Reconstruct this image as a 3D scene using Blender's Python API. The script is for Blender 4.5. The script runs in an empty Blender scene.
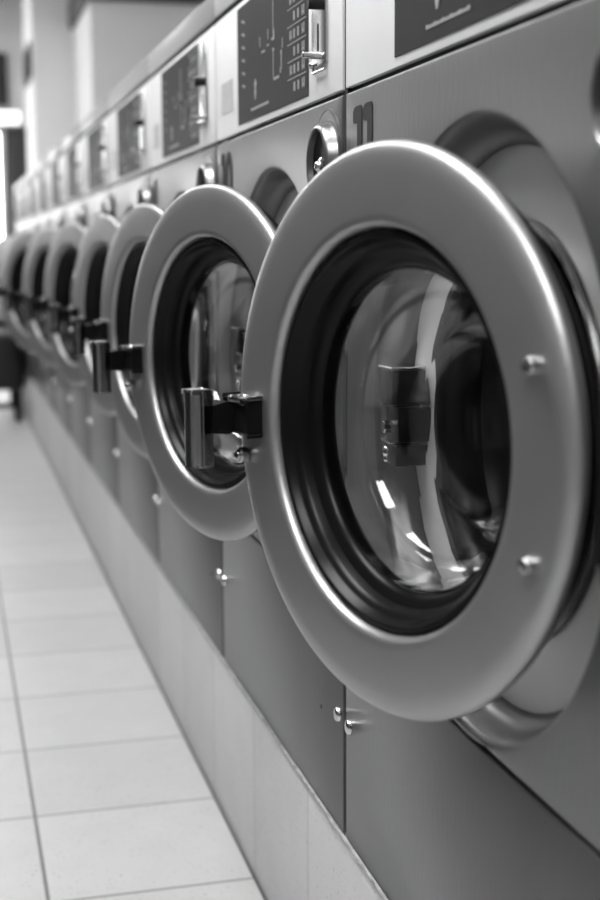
import bpy, bmesh, math
from mathutils import Matrix, Vector
C = bpy.context.scene.collection
PI = math.pi

# ------------------------------------------------------------------ materials
def mat(name, v, rough=.5, metal=0., noise=0., nscale=40., bump=0., bscale=300., stretch=None, coat=0., emit=0., spec=None):
    m = bpy.data.materials.new(name); m.use_nodes = True
    nt = m.node_tree; b = nt.nodes['Principled BSDF']
    b.inputs['Base Color'].default_value = (v, v, v, 1)
    b.inputs['Roughness'].default_value = rough
    b.inputs['Metallic'].default_value = metal
    if coat: b.inputs['Coat Weight'].default_value = coat; b.inputs['Coat Roughness'].default_value = .05
    if spec is not None: b.inputs['Specular IOR Level'].default_value = spec
    if emit:
        b.inputs['Emission Color'].default_value = (1, 1, 1, 1); b.inputs['Emission Strength'].default_value = emit
    tc = nt.nodes.new('ShaderNodeTexCoord'); mp = nt.nodes.new('ShaderNodeMapping')
    nt.links.new(tc.outputs['Object'], mp.inputs[0])
    if stretch: mp.inputs['Scale'].default_value = stretch
    if noise:
        n = nt.nodes.new('ShaderNodeTexNoise'); n.inputs['Scale'].default_value = nscale; n.inputs['Detail'].default_value = 5
        r = nt.nodes.new('ShaderNodeMapRange'); r.inputs[1].default_value = .3; r.inputs[2].default_value = .7
        r.inputs[3].default_value = v*(1-noise); r.inputs[4].default_value = v*(1+noise)
        nt.links.new(mp.outputs[0], n.inputs['Vector']); nt.links.new(n.outputs[0], r.inputs[0]); nt.links.new(r.outputs[0], b.inputs['Base Color'])
    if bump:
        n = nt.nodes.new('ShaderNodeTexNoise'); n.inputs['Scale'].default_value = bscale; n.inputs['Detail'].default_value = 3
        u = nt.nodes.new('ShaderNodeBump'); u.inputs['Strength'].default_value = bump; u.inputs['Distance'].default_value = .002
        nt.links.new(mp.outputs[0], n.inputs['Vector']); nt.links.new(n.outputs[0], u.inputs['Height']); nt.links.new(u.outputs[0], b.inputs['Normal'])
    return m
M = {}
M['steel']   = mat('brushed_steel_front', .115, .34, .62, noise=.05, nscale=9, bump=.10, bscale=160, stretch=(1, 1, .25))
M['ring']    = mat('door_ring_steel', .38, .38, .85, noise=.03, nscale=14, bump=.06, bscale=300)
M['recess']  = mat('recess_steel', .50, .40, .1, noise=.06, nscale=12, bump=.10, bscale=120)
M['lid']     = mat('lid_paint', .40, .4, .5)
M['white']   = mat('panel_white', .76, .48, 0, spec=.15, noise=.02, nscale=15)
M['display'] = mat('display_film', .024, .5, 0, spec=.06, noise=.05, nscale=30)
M['print']   = mat('printed_grey', .34, .6, spec=.2)
M['printw']  = mat('printed_pale', .36, .6, spec=.2)
M['digit']   = mat('number_film', .03, .7, spec=.2)
M['sticker'] = mat('sticker_grey', .42, .45, noise=.12, nscale=180)
M['chrome']  = mat('chrome', .60, .12, 1.)
M['darkchrome'] = mat('dark_chrome', .42, .16, 1.)
M['barrel'] = mat('lock_steel', .20, .34, 1.)
M['capchrome'] = mat('bright_chrome', .85, .2, 1.)
M['brushed'] = mat('satin_chrome', .50, .26, 1., bump=.05, bscale=200)
M['rubber']  = mat('black_rubber', .004, .30, 0, spec=.14)
M['black']   = mat('black_plastic', .006, .4, 0, spec=.2)
M['gap']     = mat('dark_gap', .008, .8)
M['drum']    = mat('drum_steel', .45, .22, 1., bump=.6, bscale=90)
M['tub']     = mat('tub_steel', .35, .2, 1.)
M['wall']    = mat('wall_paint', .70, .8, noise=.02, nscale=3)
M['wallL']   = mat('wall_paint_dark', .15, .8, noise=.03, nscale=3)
M['ceil']    = mat('ceiling_paint', .55, .9)
M['cornice'] = mat('dark_cornice', .04, .6)
M['dark']    = mat('dark_board', .03, .6)
M['fabric']  = mat('black_vinyl', .010, .5)
M['lamp']    = mat('lamp_diffuser', .8, .5, emit=21.)
M['pane']    = mat('frosted_daylight_pane', .8, .5, emit=6.5)
M['pane2']   = mat('shop_window_pane', .8, .5, emit=1.1)
M['sign']    = mat('backlit_sign_face', .8, .5, emit=1.6)
M['housing'] = mat('lamp_housing', .7, .5)
M['joint']   = mat('floor_joint', .05, .8)
M['grout']   = mat('silicone_bead', .30, .7, noise=.4, nscale=60, bump=.8, bscale=90)

def glass():
    m = bpy.data.materials.new('door_glass'); m.use_nodes = True
    b = m.node_tree.nodes['Principled BSDF']
    b.inputs['Transmission Weight'].default_value = 1; b.inputs['Roughness'].default_value = 0.0
    b.inputs['IOR'].default_value = 1.5; b.inputs['Base Color'].default_value = (.96, .96, .96, 1)
    return m
M['glass'] = glass()

def tiles(name, v, g, size, oy, ox, joint, vertical=False):
    """square tiles with grout lines laid out in world metres"""
    m = bpy.data.materials.new(name); m.use_nodes = True
    nt = m.node_tree; b = nt.nodes['Principled BSDF']; L = nt.links.new
    geo = nt.nodes.new('ShaderNodeNewGeometry'); sp = nt.nodes.new('ShaderNodeSeparateXYZ'); L(geo.outputs['Position'], sp.inputs[0])
    def op(o, a, c=None):
        n = nt.nodes.new('ShaderNodeMath'); n.operation = o
        for i, q in enumerate((a, c)):
            if q is None: continue
            if isinstance(q, (int, float)): n.inputs[i].default_value = q
            else: L(q, n.inputs[i])
        return n.outputs[0]
    def line(sock, off, w):
        a = op('SUBTRACT', sock, off); a = op('DIVIDE', a, size); r = op('FRACT', op('ADD', a, 100.5)); r = op('ABSOLUTE', op('SUBTRACT', r, .5))
        return op('LESS_THAN', r, w/size/2), op('FLOOR', op('ADD', a, 100.))
    ly, iy = line(sp.outputs['Y'], oy, joint)
    if not vertical:
        lx, ix = line(sp.outputs['X'], ox, joint*1.25); ln = op('MAXIMUM', lx, ly)
    else: ln, ix = ly, iy
    cx = nt.nodes.new('ShaderNodeCombineXYZ'); L(ix, cx.inputs[0]); L(iy, cx.inputs[1])
    wn = nt.nodes.new('ShaderNodeTexWhiteNoise'); L(cx.outputs[0], wn.inputs['Vector'])
    n1 = nt.nodes.new('ShaderNodeTexNoise'); n1.inputs['Scale'].default_value = 12; n1.inputs['Detail'].default_value = 8; L(geo.outputs['Position'], n1.inputs['Vector'])
    n2 = nt.nodes.new('ShaderNodeTexNoise'); n2.inputs['Scale'].default_value = 170; n2.inputs['Detail'].default_value = 2; L(geo.outputs['Position'], n2.inputs['Vector'])
    sp_ = op('LESS_THAN', n2.outputs[0], .33)
    base = op('ADD', op('MULTIPLY', op('SUBTRACT', wn.outputs[0], .5), v*.10), op('MULTIPLY', op('SUBTRACT', n1.outputs[0], .5), v*.16))
    base = op('ADD', base, v); base = op('SUBTRACT', base, op('MULTIPLY', sp_, v*.45))
    mx = nt.nodes.new('ShaderNodeMix'); mx.data_type = 'FLOAT'; L(ln, mx.inputs[0]); L(base, mx.inputs[2]); mx.inputs[3].default_value = g
    L(mx.outputs[0], b.inputs['Base Color']); b.inputs['Roughness'].default_value = .42
    bp = nt.nodes.new('ShaderNodeBump'); bp.inputs['Strength'].default_value = .35; bp.inputs['Distance'].default_value = .002
    h = op('SUBTRACT', op('MULTIPLY', n2.outputs[0], .15), ln); L(h, bp.inputs['Height']); L(bp.outputs[0], b.inputs['Normal'])
    return m
M['floor'] = tiles('floor_tiles', .40, .10, .30, .4566, -.2931, .0045)
M['plinth'] = tiles('plinth_tiles', .52, .29, .30, .4566, 0, .003, True)

# ------------------------------------------------------------------ helpers
def mk(name, vs, fs, m, parent=None, loc=(0, 0, 0), smooth=True, sharp=35):
    me = bpy.data.meshes.new(name); me.from_pydata([tuple(v) for v in vs], [], fs)
    bm = bmesh.new(); bm.from_mesh(me); bmesh.ops.remove_doubles(bm, verts=bm.verts, dist=1e-6)
    bmesh.ops.recalc_face_normals(bm, faces=bm.faces); bm.to_mesh(me); bm.free()
    me.materials.append(M[m])
    if smooth:
        me.shade_smooth(); me.set_sharp_from_angle(angle=math.radians(sharp))
    o = bpy.data.objects.new(name, me); C.objects.link(o); o.parent = parent; o.location = loc
    return o
class G:
    """collects shapes for ONE mesh"""
    def __init__(s, off=(0, 0, 0)): s.v = []; s.f = []; s.off = Vector(off)
    def add(s, vs, fs):
        n = len(s.v); s.v += [Vector(v)-s.off for v in vs]; s.f += [[i+n for i in f] for f in fs]; return s
    def box(s, a, b, bev=0., seg=2, rot=None):
        a, b = Vector(a), Vector(b); bm = bmesh.new(); bmesh.ops.create_cube(bm, size=1)
        c = (a+b)/2; d = b-a
        for v in bm.verts: v.co = Vector((v.co.x*d.x, v.co.y*d.y, v.co.z*d.z))
        if bev: bmesh.ops.bevel(bm, geom=list(bm.edges), offset=bev, segments=seg, profile=.5, affect='EDGES')
        R = rot if rot else Matrix.Identity(3)
        s.add([R@v.co+c for v in bm.verts], [[v.index for v in f.verts] for f in bm.faces]); bm.free(); return s
    def lathe(s, prof, o, ax, n=96, closed=False):
        """prof = (radius, distance along ax)"""
        ax = Vector(ax).normalized(); o = Vector(o)
        t = Vector((0, 0, 1)) if abs(ax.z) < .9 else Vector((1, 0, 0)); a = ax.cross(t).normalized(); b = ax.cross(a)
        vs = []; fs = []
        for i in range(n):
            w = 2*PI*i/n
            for r, h in prof: vs.append(o+ax*h+r*(a*math.cos(w)+b*math.sin(w)))
        k = len(prof)
        for i in range(n):
            j = (i+1) % n
            for q in range(k if closed else k-1):
                q2 = (q+1) % k; fs.append([i*k+q, i*k+q2, j*k+q2, j*k+q])
        return s.add(vs, fs)
    def cyl(s, p, q, r, n=24, bev=.0):
        p, q = Vector(p), Vector(q); h = (q-p).length
        pr = [(1e-5, 0), (r-bev, 0), (r, bev), (r, h-bev), (r-bev, h), (1e-5, h)] if bev else [(1e-5, 0), (r, 0), (r, h), (1e-5, h)]
        return s.lathe(pr, p, q-p, n)
    def dome(s, p, ax, r, h, n=20):
        return s.lathe([(r, 0), (r, h*.3), (r*.85, h*.7), (r*.5, h*.95), (1e-5, h)], p, ax, n)
    def obj(s, name, m, parent=None, loc=(0, 0, 0), sharp=35): return mk(name, s.v, s.f, m, parent, loc, True, sharp)
def tag(o, label=None, cat=None, group=None, kind=None):
    if label: o['label'] = label
    if cat: o['category'] = cat
    if group: o['group'] = group
    if kind: o['kind'] = kind
    return o
def struct(o, label=None):
    o['kind'] = 'structure'
    if label: o['label'] = label
    return o
def empty(name, loc):
    o = bpy.data.objects.new(name, None); C.objects.link(o); o.location = loc; o.empty_display_size = .1; return o

# ------------------------------------------------------------------ the washing machine (master = nearest one, local frame: front at x=0, y from -.67 to 0)
W = .67
Z0, ZS, ZP, ZT, ZL = .26, .503, 1.048, 1.224, 1.266       # plinth top, service seam, panel foot, groove, top
BASE = Vector((.33, -.335, Z0))
CY, CZ = -.352, .7503                                      # centre of the door recess
YA, YB = -.0055, -.6645

def rect_ring(ins, x, angs, z0, z1):
    y0, y1, a0, a1 = YB+ins, YA-ins, z0+ins, z1-ins
    out = []
    for kind, w in angs:
        if kind == 'c':
            out.append((x, (y0, y1, y1, y0)[w], (a0, a0, a1, a1)[w])); continue
        c, s_ = math.cos(w), math.sin(w); t = 1e9
        if c > 1e-9: t = min(t, (y1-CY)/c)
        if c < -1e-9: t = min(t, (y0-CY)/c)
        if s_ > 1e-9: t = min(t, (a1-CZ)/s_)
        if s_ < -1e-9: t = min(t, (a0-CZ)/s_)
        out.append((x, CY+c*t, CZ+s_*t))
    return out
def build_machine():
    root = empty('washing_machine', BASE); rl = -BASE
    loc = tuple(rl)
    # cabinet front with a soft dished recess round the tub mouth
    N = 120
    angs = [('a', 2*PI*i/N) for i in range(N)]
    cor = [(math.atan2(z-CZ, y-CY) % (2*PI), i) for i, (y, z) in enumerate([(YB, ZS+.0015), (YA, ZS+.0015), (YA, ZP), (YB, ZP)])]
    allang = sorted([(w, 'a', w) for k, w in angs]+[(w, 'c', i) for w, i in cor])
    al = [(k, v) for _, k, v in allang]; wv = [w for w, _, _ in allang]
    prof = [(.2470, .0), (.2440, .0006), (.2415, .0024), (.2395, .0060), (.2375, .013), (.2350, .022), (.2310, .030), (.2250, .034), (.2170, .0355), (.168, .036), (.1655, .038), (.164, .043)]
    rings = [[(x, CY+r*math.cos(w), CZ+r*math.sin(w)) for w in wv] for r, x in prof[::-1]]
    z0, z1 = ZS+.0015, ZP
    mid = rect_ring(.0030, 0, al, z0, z1)
    rings += [mid, rect_ring(.0018, .0003, al, z0, z1), rect_ring(.0008, .0010, al, z0, z1), rect_ring(.0002, .0020, al, z0, z1), rect_ring(0, .0032, al, z0, z1), rect_ring(0, .62, al, z0, z1)]
    vs = [p for r in rings for p in r]; k = len(al); fs = []
    for a in range(len(rings)-1):
        for i in range(k):
            j = (i+1) % k; fs.append([a*k+i, a*k+j, (a+1)*k+j, (a+1)*k+i])
    fs.append([(len(rings)-1)*k+i for i in range(k)])
    g = G(); g.add(vs, fs)
    cab = g.obj('cabinet', 'steel', root, loc, 30)
    g = G(); g.lathe([(.2215, .0340), (.2190, .0335), (.1700, .0345), (.1660, .0365)], (0, CY, CZ), (1, 0, 0), 96); g.obj('recess_plate', 'recess', root, loc)
    # lower service panel
    g = G(); g.box((0, YB, Z0+.002), (.62, YA, ZS-.0030), .0016, 2)
    g.obj('service_panel', 'steel', root, loc)
    for zz in (ZS, ZP+.003, ZT):
        g = G(); g.box((.0016 if zz == ZT else .006, YB+.004, zz-.010), (.60, YA-.004, zz+(.002 if zz == ZS else .010))); g.obj('seam_shade', 'gap', root, loc)  # near-black backing stands in for the shade inside seams and lid groove
    g = G(); g.box((.0016, YA-.0015, Z0+.01), (.55, YA+.0082, ZL-.02)); g.obj('gap_shade', 'gap', root, loc)  # near-black filler painting the shade between neighbouring machines
    # head of the machine: white fascia, lid above a dark groove
    g = G(); g.box((0, YB+.0005, ZP+.0050), (.61, YA-.0005, ZT-.004), .0008, 2)
    fas = g.obj('control_panel', 'white', root, loc)
    g = G(); g.box((-.002, YB, ZT+.004), (.62, YA, ZL), .0025, 2)
    g.obj('lid', 'lid', root, loc)
    # dark programme film with its print
    g = G(); g.box((-.0012, -.533, 1.0615), (.002, -.162, 1.2135), .0004, 1)
    film = g.obj('programme_film', 'display', fas, (0, 0, 0))
    def marks(L):
        g = G()
        for y, z, w, h, *sh in L:
            k = sh[0] if sh else 0
            x0, x1 = -.0018, -.0010
            q = [(y-w/2, z-h/2), (y+w/2, z-h/2), (y+w/2+k, z+h/2), (y-w/2+k, z+h/2)]
            g.add([(x0, a, b) for a, b in q]+[(x1, a, b) for a, b in q], [[0, 1, 2, 3], [4, 5, 6, 7], [0, 1, 5, 4], [1, 2, 6, 5], [2, 3, 7, 6], [3, 0, 4, 7]])
        return g
    P = []; T = []
    for i in range(7):                                      # rows of care icons by the right edge, thin rules between
        z = 1.078+i*.0195
        for j, (y, w, h) in enumerate([(-.458, .010, .010), (-.474, .006, .010), (-.492, .006, .010), (-.514, .011, .011)]):
            if j == 0 and i % 2 == 0: continue
            P += [(y-w*.35, z, .0022, h), (y+w*.35, z, .0022, h), (y, z-h*.2, w*.6, .0018)]
        P.append((-.4845, z+.0098, .083, .0009))
    for i in range(6): T += [(-.200, 1.110+i*.0165, .012, .0018, .002), (-.206, 1.1075+i*.0165, .006, .002)]
    D = [(-.372, 1.170, .0018, .05), (-.372, 1.115, .0018, .035), (-.368, 1.146, .010, .003), (-.344, 1.142, .010, .002), (-.318, 1.138, .018, .002),
          (-.372, 1.133, .008, .003), (-.388, 1.098, .026, .0035), (-.412, 1.113, .003, .015), (-.412, 1.124, .005, .006), (-.408, 1.104, .004, .006), (-.418, 1.134, .002, .012),
          (-.376, 1.150, .003, .012), (-.300, 1.152, .002, .012), (-.345, 1.155, .002, .012)]
    marks(P).obj('care_icons', 'print', fas, (0, 0, 0)); marks(T).obj('tick_marks', 'print', fas, (0, 0, 0)); marks(D).obj('printed_diagram', 'print', fas, (0, 0, 0))
    # small plant-like mark above a fine line of print near the bottom of the film
    g = G()
    for dy, dz, a, l in [(-.0015, .006, .5, .014), (.0015, .006, -.5, .014), (0, .008, .05, .016), (.002, -.003, -.35, .012), (-.002, -.003, .35, .012)]:
        R = Matrix.Rotation(a, 3, 'X'); g.box((-.0019, -.272+dy-.002, 1.094+dz-l/2), (-.0011, -.272+dy+.002, 1.094+dz+l/2), 0, 1, R)
    g.obj('printed_mark', 'printw', fas, (0, 0, 0)); g = G()
    for i in range(16): g.box((-.0018, -.246-i*.0062-.0042, 1.0725), (-.0011, -.246-i*.0062, 1.0725+(.0028 if i % 3 else .0036)))
    g.obj('printed_line', 'printw', fas, (0, 0, 0))
    g = G(); g.box((-.0010, -.123, 1.086), (.002, -.048, 1.129), .0003, 1); g.obj('rating_sticker', 'sticker', fas, (0, 0, 0))
    # coin slot
    y0, y1 = -.612, -.558
    g = G(); g.box((-.004, y0, 1.086), (.002, y1, 1.207), .0015, 2)
    cs = g.obj('coin_slot', 'brushed', root, loc)
    g = G(); g.box((-.0048, -.5875, 1.101), (-.003, -.5845, 1.129)); g.obj('slit', 'gap', cs)
    g = G(); g.cyl((-.002, -.606, 1.1455), (-.0205, -.606, 1.1455), .0056, 24, .001); g.obj('slot_roller', 'black', cs)
    g = G(); g.box((-.0200, -.611, 1.1512), (-.003, -.601, 1.1535), .0006, 1); g.obj('roller_sheen', 'chrome', cs)  # bright strip modelling the sheen along the top of the roller
    g = G(); g.cyl((-.002, -.603, 1.094), (-.026, -.603, 1.094), .0036, 20, .0012); g.obj('coin_pin', 'darkchrome', cs)
    g = G(); g.dome((-.003, -.566, 1.089), (-1, 0, 0), .0042, .006); g.cyl((-.004, -.566, 1.0805), (-.004, -.611, 1.0800), .0014, 10); g.cyl((-.004, -.566, 1.089), (-.004, -.566, 1.0805), .0012, 10)
    g.obj('return_catch', 'darkchrome', cs)
    # round lock of the coin box
    ly, lz = -.610, .984
    g = G(); g.lathe([(.0555, 0), (.0555, -.0016), (.0540, -.0016), (.0540, -.0004), (.0530, -.0004), (.0530, -.0016), (.0500, -.0018), (.0430, -.0010), (.0430, .0)], (0, ly, lz), (1, 0, 0), 64)
    lk = g.obj('coin_box_lock', 'steel', root, loc)
    g = G(); g.lathe([(.0425, 0), (.0415, .003), (.0405, .005), (.0395, .0105), (.0375, .0135), (.0355, .0145), (.0340, .0130), (.0335, .006)], (0, ly, lz), (-1, 0, 0), 64); g.obj('lock_barrel', 'barrel', lk)
    g = G(); g.lathe([(.0338, .0075), (.030, .006), (1e-5, .005)], (0, ly, lz), (-1, 0, 0), 48); g.obj('lock_face', 'black', lk)
    g = G(); g.cyl((-.004, ly-.004, lz-.004), (-.0115, ly-.004, lz-.004), .0095, 20, .002); g.dome((-.011, ly-.004, lz-.004), (-1, 0, 0), .0055, .005); g.obj('key_bolt', 'chrome', lk)
    # screws, and a small dark hole drawn as a black dome
    for y, z in [(-.6495, .393), (-.0215, .393)]:
        g = G(); g.dome((0, y, z), (-1, 0, 0), .0085, .0055); g.obj('screw', 'chrome', root, loc)
    g = G(); g.dome((.0340, -.436, .957), (-1, 0, 0), .0045, .002); g.obj('screw', 'brushed', root, loc)
    g = G(); g.dome((.0004, -.576, .377), (-1, 0, 0), .0028, .0012); g.obj('screw', 'black', root, loc)  # black dome standing in for a small hole in the panel
    # tub mouth, gasket, drum
    g = G(); g.lathe([(.1665, .0345), (.165, .031), (.162, .0305), (.1595, .033), (.158, .045), (.159, .060)], (0, CY, CZ), (1, 0, 0)); g.obj('tub_rim', 'tub', root, loc)
    g = G(); g.lathe([(.1585, .040), (.153, .046), (.150, .060), (.156, .075), (.150, .090), (.150, .105), (.165, .108)], (0, CY, CZ), (1, 0, 0)); g.obj('tub_gasket', 'rubber', root, loc)
    g = G(); g.lathe([(.156, .112), (.160, .110), (.170, .114), (.245, .118), (.250, .125), (.250, .440), (.240, .450), (.10, .455), (.06, .44), (1e-5, .435)], (0, CY, CZ), (1, 0, 0))
    dr = g.obj('drum', 'drum', root, loc)
    for a in (40, 160, 280):
        w = math.radians(a); c, s_ = math.cos(w), math.sin(w)
        g = G(); pr = [(.25, -.035), (.215, -.018), (.205, 0), (.215, .018), (.25, .035)]
        vs = [(x, CY+r*c-t*s_, CZ+r*s_+t*c) for x in (.13, .15, .42, .44) for r, t in [(q[0] if x in (.15, .42) else .25, q[1]) for q in pr]]
        fs = [[i*5+q, i*5+q+1, (i+1)*5+q+1, (i+1)*5+q] for i in range(3) for q in range(4)]
        g.add(vs, fs); g.obj('drum_lifter', 'drum', dr)
    # door catch on the far side of the recess
    g = G(); g.box((-.001, -.168, .752), (.035, -.128, .784), .002, 2); g.box((.006, -.168, .716), (.035, -.134, .750), .002, 2); g.box((.003, -.168, .694), (.035, -.130, .714), .002, 2)
    ct = g.obj('door_catch', 'black', root, loc)
    for a, b_, bv in (((-.003, -.170, .7845), (.036, -.126, .7875), .001), ((.000, -.166, .7145), (.030, -.130, .7165), .0005), ((.001, -.166, .7495), (.030, -.130, .7515), .0005)):
        g = G(); g.box(a, b_, bv, 1); g.obj('catch_plate', 'chrome', ct)
    g = G(); g.dome((.004, -.139, .705), (-1, 0, 0), .006, .005); g.dome((.004, -.139, .698), (-1, 0, 0), .004, .004); g.cyl((-.004, -.150, .730), (.02, -.150, .730), .006, 16, .001); g.obj('catch_bolt', 'chrome', ct)
    g = G(); g.box((.004, -.594, CZ-.075), (.036, -.566, CZ+.075), .004, 2); g.cyl((-.001, -.5830, CZ-.055), (-.001, -.5830, CZ+.055), .006, 20, .001)
    g.obj('hinge', 'black', root, loc)
    return root
HX, HY, HZ = -.0225, -.5804, .7545
RO = .2177
def build_door(root, number_angle=0):
    # own frame: origin on the hinge line; +s (out of the face) = -x ; u towards the hinge = -y
    cen = (0, RO, 0); out = (-1, 0, 0)
    loc = Vector((HX, HY, HZ))-BASE
    def P(u, s, z): return (-s, RO-u, z)
    g = G(); g.lathe([(.150, -.030), (.1542, -.0115), (.1545, -.0080), (.1552, -.0052), (.1565, -.0028), (.1583, -.0012), (.1605, -.0003), (.165, 0), (.198, 0), (.2065, -.0004), (.2115, -.0018), (.2155, -.0040), (.2180, -.0074), (.2182, -.0110), (.2165, -.0150), (.2115, -.0205), (.205, -.0235), (.190, -.027), (.170, -.030)], cen, out, 128, True)
    d = g.obj('door', 'ring', root, loc, 40)
    g = G(); g.lathe([(.1540, -.0125), (.1530, -.0085), (.1505, -.0065), (.1480, -.0065), (.1462, -.0085), (.1452, -.0125), (.1425, -.0150), (.1400, -.0170), (.1385, -.0200), (.1365, -.0255), (.1320, -.0275), (.1285, -.0300), (.1262, -.0345), (.1262, -.040), (.133, -.050), (.150, -.0305)], cen, out, 128, True)
    g.obj('door_gasket', 'rubber', d)
    g = G(); g.lathe([(.152, -.0285), (.200, -.0250), (.2045, -.0262), (.2060, -.0300), (.2045, -.0345), (.1980, -.0375), (.165, -.0385), (.152, -.036)], cen, out, 96, True)
    g.obj('rear_seal', 'rubber', d)
    g = G(); g.lathe([(.1245, -.034), (.1235, -.050), (.1205, -.066), (.1150, -.078), (.1060, -.0865), (.0950, -.0925), (.0820, -.0965), (.0760, -.101), (.0700, -.1065), (.0600, -.1095), (.0350, -.1110), (1e-5, -.1115), (1e-5, -.1175), (.0350, -.1170), (.0620, -.1155), (.0750, -.1120), (.0820, -.1060), (.0860, -.1020), (.0985, -.0985), (.1105, -.0915), (.1205, -.0815), (.1265, -.0680), (.1295, -.050), (.1300, -.034)], cen, out, 128, True)
    g.obj('door_glass', 'glass', d, (0, 0, 0), 60)
    # latch: black arm standing off the ring, chrome grip at its end
    g = G()
    g.box(P(-.170, -.001, -.019), P(-.214, .012, .011), .003, 2)
    A = [(-.2080, .008, .0055, -.0185), (-.2060, .020, .0085, -.0205), (-.2050, .032, .0060, -.0190), (-.2050, .044, .0055, -.0185)]
    vs = []; hw = .010
    for u, s_, zt, zb in A: vs += [P(u-hw, s_, zt), P(u+hw, s_, zt), P(u+hw, s_, zb), P(u-hw, s_, zb)]
    fs = [[i*4+q, i*4+(q+1) % 4, (i+1)*4+(q+1) % 4, (i+1)*4+q] for i in range(3) for q in range(4)]+[[0, 1, 2, 3], [12, 13, 14, 15]]
    g.add(vs, fs); g.obj('latch_arm', 'black', d)
    g = G(); g.box(P(-.182, .0005, .0075), P(-.204, .014, .0120), .0015, 2); g.dome(P(-.190, .006, .0115), (0, 0, 1), .006, .004); g.obj('arm_clip', 'chrome', d)
    g = G(); n = 14; vs = []; rr = .0100
    for i in range(n+1):
        w = -PI*.5+PI*i/n
        for k, r in ((0, rr), (1, rr-.0022)):
            for z in (.0180, -.0475):
                vs.append(P(-.2050-r*math.sin(w)*1.0, .0460+r*math.cos(w)*1.0, z))
    fs = []
    for i in range(n):
        a, b = i*4, (i+1)*4
        fs += [[a, b, b+1, a+1], [a+2, b+2, b+3, a+3], [a, b, b+2, a+2], [a+1, b+1, b+3, a+3]]
    fs += [[0, 1, 3, 2], [n*4, n*4+1, n*4+3, n*4+2]]
    g.add(vs, fs); g.box(P(-.1970, .035, -.0475), P(-.1950, .044, .0185), .0006, 1); g.box(P(-.2150, .035, -.0475), P(-.2130, .044, .0185), .0006, 1)
    cap = G(); cap.box(P(-.2140, .0360, .0168), P(-.1952, .0545, .0190), .001, 2); cap.obj('grip_cap', 'capchrome', d)
    g.box(P(-.2145, .036, -.0480), P(-.1955, .0515, -.0455), .0006, 1)
    g.obj('latch_grip', 'darkchrome', d, (0, 0, 0), 50)
    g = G(); g.cyl(P(-.198, 0, -.040), P(-.198, .009, -.040), .0072, 20, .0015); g.dome(P(-.198, .0085, -.040), (-1, 0, 0), .0052, .004); g.obj('latch_screw', 'darkchrome', d)
    for z in (.065, -.065):
        g = G(); g.lathe([(.0062, 0), (.0062, .0075), (.0048, .0098), (1e-5, .0105)], P(.1830, -.0002, z), (-1, 0, 0), 24); g.obj('hinge_screw', 'brushed', d)
    return d

# numbers on the front of every machine
def digit_pts(ch):
    """outline loops (y right-to-left handled by caller), in units of digit height"""
    return None
def build_number(n):
    g = G()
    def one(y):
        # heavy 1 with a rounded flag on its left
        pr = [(0, 0), (.0, .062)]
        flag = [(-.0135+.0045*(1-math.cos(a)), .0625+.0115*math.sin(a)) for a in [PI/2*i/6 for i in range(7)]]
        pts = [(0, 0), (.0148, 0), (.0148, .0700), (.0138, .0730), (.0110, .0752), (-.0040, .0752)]
        pts += [(-.0095, .0738), (-.0128, .0712), (-.0136, .0685), (-.0136, .0640), (-.0128, .0610), (-.0100, .0592), (0, .0585)]
        k = len(pts); vs = [(x, y-a, .9562+b) for x in (-.0009, .001) for a, b in pts]
        g.add(vs, [list(range(k)), list(range(k, 2*k))]+[[i, (i+1) % k, k+(i+1) % k, k+i] for i in range(k)])
    def stroke(pts, y, w=.0135, closed=False):
        k = len(pts)
        for i in range(k if closed else k-1):
            a, b = Vector(pts[i]), Vector(pts[(i+1) % k]); t = (b-a).normalized(); nn = Vector((-t.y, t.x))*w/2
            q = [a+nn-t*w*.12, b+nn+t*w*.12, b-nn+t*w*.12, a-nn-t*w*.12]; e = -.0009-.00002*(i % 3)
            g.add([(x, y-p.x, .9562+p.y) for x in (e, .001) for p in q], [[0, 1, 2, 3], [4, 5, 6, 7], [0, 1, 5, 4], [1, 2, 6, 5], [2, 3, 7, 6], [3, 0, 4, 7]])
    def arc(cx, cz, rx, rz, a0, a1, m=14): return [(cx+rx*math.cos(math.radians(a0+(a1-a0)*i/m)), cz+rz*math.sin(math.radians(a0+(a1-a0)*i/m))) for i in range(m+1)]
    S = {'0': [arc(.019, .0375, .0155, .0315, 0, 360, 28)],
         '2': [arc(.017, .054, .0125, .0148, 170, -30)+[(.005, .0068), (.032, .0068)]],
         '3': [arc(.016, .0545, .0125, .0142, 160, -80)+arc(.016, .0235, .0135, .0168, 80, -160)],
         '4': [[(.026, .0), (.026, .074), (.004, .024), (.036, .024)]],
         '5': [[(.031, .0685), (.008, .0685), (.006, .042)]+arc(.016, .026, .0135, .0195, 120, -150)],
         '6': [arc(.018, .052, .0135, .017, 40, 180)+arc(.018, .024, .0135, .0172, 180, -180, 24)],
         '7': [[(.003, .0685), (.030, .0685), (.012, 0)]],
         '8': [arc(.017, .0555, .0115, .0130, 0, 360, 22), arc(.017, .0235, .0135, .0168, 0, 360, 22)],
         '9': [arc(.017, .051, .0135, .0172, 0, 360, 24), arc(.017, .023, .0135, .017, -140, 0)+[(.0305, .051)]]}
    y = -.0475
    for ch in str(n):
        if ch == '1': one(y); y -= .0330
        else:
            for L in S[ch]: stroke(L, y+.008)
            y -= .036
    return g

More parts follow.
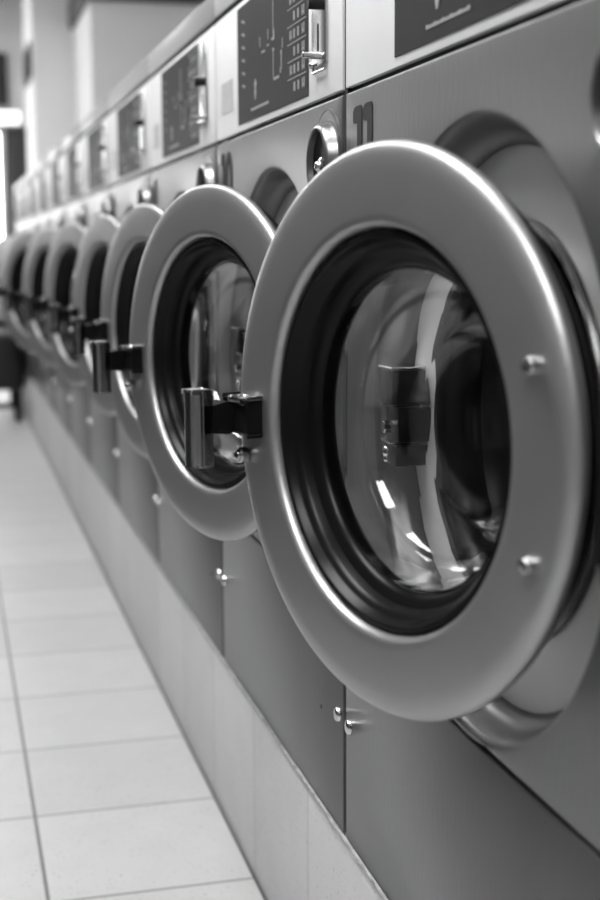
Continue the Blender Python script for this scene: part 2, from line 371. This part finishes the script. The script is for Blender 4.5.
root = build_machine()
door = build_door(root)
def kids(o): return [c for c in o.children]
ANG = {0: 16.9, 1: 18.6, 2: 13.6, 3: 12.2, 4: 15.2, 5: 18.5, 6: 25., 7: 21., 8: 20., 9: 22., 10: 20.}
def copy_tree(o, parent=None):
    c = o.copy(); C.objects.link(c); c.parent = parent
    for ch in kids(o): copy_tree(ch, c)
    return c
TXT = {0: 'nearest', 1: 'second nearest', 2: 'third nearest', 3: 'fourth nearest', 4: 'fifth nearest', 5: 'sixth nearest', 6: 'fifth from the far end', 7: 'fourth from the far end', 8: 'third from the far end', 9: 'second from the far end', 10: 'farthest'}
machines = [root]+[copy_tree(root) for k in range(10)]
for k, r in enumerate(machines):
    num = 11-k
    r.location = BASE+Vector((0, W*k, 0))
    nm = build_number(num).obj('number', 'digit', r, tuple(-BASE), 30)
    nm['label'] = 'dark number %d' % num
    tag(r, {0: 'steel front-loading washer with dark number 11, the nearest, its open round door filling the foreground',
            1: 'steel front-loading washer with dark number 10, second from the camera, door ajar'}.get(
            k, 'steel front-loading washer number %d, %s in the row, door ajar' % (num, TXT[k])), 'washing machine', 'row of open front-loading washing machines')
    for ch in kids(r):
        if k == 0 and ch.name.split('.')[0] == 'control_panel':
            for q in kids(ch):
                if q.name.startswith('rating_sticker'): bpy.data.objects.remove(q)
        if ch.name.split('.')[0] == 'door':
            ch.rotation_euler = (0, 0, math.radians(ANG[k]))

# ------------------------------------------------------------------ the setting
def sbox(name, a, b, m, bev=0., label=None):
    g = G(); g.box(a, b, bev); return struct(g.obj(name, m), label)
XL, XR, YN, YF, ZC = -2.7, 1.75, -4.0, 12.2, 3.22
sbox('floor', (XL, YN, -.1), (XR, YF, 0), 'floor')
sbox('ceiling', (XL, YN, ZC), (XR, YF, ZC+.1), 'ceil')
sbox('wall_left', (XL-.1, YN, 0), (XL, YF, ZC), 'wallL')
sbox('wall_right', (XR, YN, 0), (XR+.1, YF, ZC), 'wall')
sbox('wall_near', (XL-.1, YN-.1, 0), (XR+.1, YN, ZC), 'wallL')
# plinth: low tiled kerb the machines stand on
g = G(); g.box((.0, -2.2, 0), (.68, 6.70, Z0), .003, 2); tag(struct(g.obj('trim_1', 'plinth')), 'low tiled plinth under the washing machines')
# bead of old sealant along the machines' feet
import random
random.seed(4)
g = G(); y = -.7
pts = []
n = 0
while y < 6.68:
    pts.append((-.0015+random.uniform(-.0006, .0004), y, Z0+random.uniform(-.0006, .0008), random.uniform(.0012, .0024))); y += .02
for i in range(len(pts)):
    x, y, z, r = pts[i]
    for q in range(6): g.v.append(Vector((x+r*math.cos(q*PI/3), y, z+r*math.sin(q*PI/3))))
for i in range(len(pts)-1):
    for q in range(6): g.f.append([i*6+q, i*6+(q+1) % 6, (i+1)*6+(q+1) % 6, (i+1)*6+q])
struct(g.obj('trim_2', 'grout'))
g = G(); g.box((-.0030, -2.2, 0), (.001, 6.70, .0022), .0004, 1); struct(g.obj('trim_4', 'joint'))
# far end: three stepped wall faces
sbox('wall_far', (XL, YF, 0), (XR, YF+.1, ZC), 'wall')
YP = 8.55
sbox('wall_pier', (.655, YP, 0), (XR, 9.85, 2.64), 'wall')
g = G(); g.box((.62, YP-.04, 2.64), (XR, 9.85, 2.84), .004, 1); struct(g.obj('trim_3', 'cornice'))
sbox('wall_return', (.335, 9.86, 0), (XR, 11.0, ZC), 'wall')
# bright end window beside the aisle
def window(name, x0, x1, z0, z1, y):
    w = .05; g = G(); g.box((x0-w, y-.05, z0-w), (x0, y, z1+w), .003, 1); g.box((x1, y-.05, z0-w), (x1+w, y, z1+w), .003, 1)
    g.box((x0, y-.05, z0-w), (x1, y, z0), .003, 1); g.box((x0, y-.05, z1), (x1, y, z1+w), .003, 1)
    o = struct(g.obj(name, 'housing'))
    p = G(); p.box((x0, y-.02, z0), (x1, y-.012, z1)); p.obj('pane', 'pane', o); return o
window('window_1', -1.55, .14, .75, 2.03, YF)
g = G()
for a, b_ in (((XL, 5.45, .75), (XL+.05, 5.5, 2.45)), ((XL, 9.5, .75), (XL+.05, 9.55, 2.45)), ((XL, 5.5, .75), (XL+.05, 9.5, .8)), ((XL, 5.5, 2.4), (XL+.05, 9.5, 2.45)), ((XL, 7.48, .8), (XL+.05, 7.52, 2.4))): g.box(a, b_)
o = struct(g.obj('window_2', 'housing'))
g = G(); g.box((XL+.012, 5.5, .8), (XL+.02, 9.5, 2.4)); g.obj('pane', 'pane2', o)
g = G(); g.box((.20, YF-.09, 0), (.43, YF-.002, 2.07), .006, 2)
b = g.obj('cupboard', 'dark'); tag(b, 'tall narrow dark cupboard against the far end wall beside the bright window', 'cupboard')
g = G(); g.box((-.42, YF-.16, 2.085), (.36, YF-.002, 2.225), .01, 2)
s = empty('light_box', (-.06, YF-.08, 2.11)); tag(s, 'bright white light box high on the far wall above the window', 'light')
o = g.obj('housing', 'housing', s, (.06, -(YF-.08), -2.11))
g = G(); g.box((-.40, YF-.165, 2.095), (.34, YF-.158, 2.215), .002, 1); g.obj('face', 'sign', s, (.06, -(YF-.08), -2.11))
g = G(); g.box((-.9, YF-.06, 2.28), (.24, YF-.002, 2.76), .006, 2)
o = g.obj('wall_board', 'dark'); tag(o, 'dark rectangular board high on the far wall above the light box', 'board')
s = empty('wall_speaker', (.335, 10.7, 2.5)); tag(s, 'small dark wall speaker high on the corner of the pale wall return', 'speaker')
g = G(); g.box((.312, 9.98, 2.28), (.3345, 10.75, 2.56), .006, 2); g.obj('case', 'dark', s, (-.335, -10.7, -2.5))
g = G(); g.box((.309, 10.02, 2.31), (.3125, 10.71, 2.53), .001, 1); g.obj('grille', 'black', s, (-.335, -10.7, -2.5))

# black waiting chair at the far end of the row
s = empty('waiting_chair', (-.30, 6.60, 0)); tag(s, 'low black padded waiting chair on the floor at the far end of the washers', 'chair')
def cp(name, g, m='fabric'): return g.obj(name, m, s, (.30, -6.60, 0))
g = G(); g.box((-.62, 5.95, .17), (-.015, 6.60, .47), .04, 3); cp('seat', g)
g = G(); g.box((-.62, 6.61, .17), (-.015, 6.71, .52), .03, 3); cp('backrest', g)
for x in (-.585, -.05):
    for y in (6.0, 6.66):
        g = G(); g.box((x-.018, y-.018, 0), (x+.018, y+.018, .19), .004, 2); cp('leg', g, 'black')
g = G(); g.box((-.57, 5.99, .07), (-.06, 6.01, .10), .004, 1); cp('stretcher', g, 'black')

# unseen dark counter, added so the steel doors reflect something darker than the floor
s = empty('added_counter', (-2.1, 2.6, 0)); tag(s, 'unseen dark counter added along the left wall to darken reflections in the steel', 'counter')
g = G(); g.box((-2.69, -.8, .82), (-1.45, 5.2, .86), .006, 2); g.obj('countertop', 'dark', s, (2.1, -2.6, 0))
g = G(); g.box((-2.69, -.75, 0), (-1.52, 5.15, .818), .004, 1); g.obj('body', 'dark', s, (2.1, -2.6, 0))
# ceiling lamps
lamps = []
def lamp(x, y, hw=.28, hl=.58):
    r = empty('ceiling_lamp', (x, y, ZC)); g = G(); g.box((-hw-.03, -hl-.03, -.07), (hw+.03, hl+.03, -.001), .01, 2); g.obj('housing', 'housing', r)
    g = G(); g.box((-hw, -hl, -.085), (hw, hl, -.069), .006, 2); g.obj('diffuser', 'lamp', r); return r
for i, y in enumerate((-2.3, .3, 2.9, 5.4, 8.0, 10.6)):
    r = lamp(-1.0, y, .50 if y < 2 else .28, .72 if y < 2 else .58)
    tag(r, 'white ceiling lamp over the aisle, %s from the near wall' % ('first', 'second', 'third', 'fourth', 'fifth', 'sixth')[i], 'lamp', 'ceiling lamps over the aisle')

w = bpy.data.worlds.new('world'); bpy.context.scene.world = w; w.use_nodes = True
w.node_tree.nodes['Background'].inputs[0].default_value = (.6, .6, .6, 1); w.node_tree.nodes['Background'].inputs[1].default_value = .3

# ------------------------------------------------------------------ camera
f, yaw, pitch, roll = 1354.5, .2524, .1456, -.0053
fw = Vector((math.sin(yaw)*math.cos(pitch), math.cos(yaw)*math.cos(pitch), -math.sin(pitch)))
r0 = Vector((math.cos(yaw), -math.sin(yaw), 0)); u0 = r0.cross(fw)
rt = math.cos(roll)*r0+math.sin(roll)*u0; up = -math.sin(roll)*r0+math.cos(roll)*u0
cam = bpy.data.objects.new('camera', bpy.data.cameras.new('camera')); C.objects.link(cam)
mw = Matrix((rt, up, -fw)).transposed().to_4x4(); mw.translation = Vector((-.3938, -1.3419, .8918)); cam.matrix_world = mw
cam.data.sensor_fit = 'VERTICAL'; cam.data.sensor_height = 36; cam.data.lens = f/900*36
cam.data.clip_start = .05; cam.data.clip_end = 60
cam.data.dof.use_dof = True; cam.data.dof.focus_distance = 1.33; cam.data.dof.aperture_fstop = 4.6; cam.data.dof.aperture_blades = 0
sc = bpy.context.scene; sc.camera = cam
sc.view_settings.view_transform = 'Standard'; sc.view_settings.look = 'None'; sc.view_settings.gamma = 1; sc.view_settings.use_curve_mapping = False
sc.view_settings.exposure = 0.0
sc.cycles.max_bounces = 12; sc.cycles.transmission_bounces = 10; sc.cycles.glossy_bounces = 6
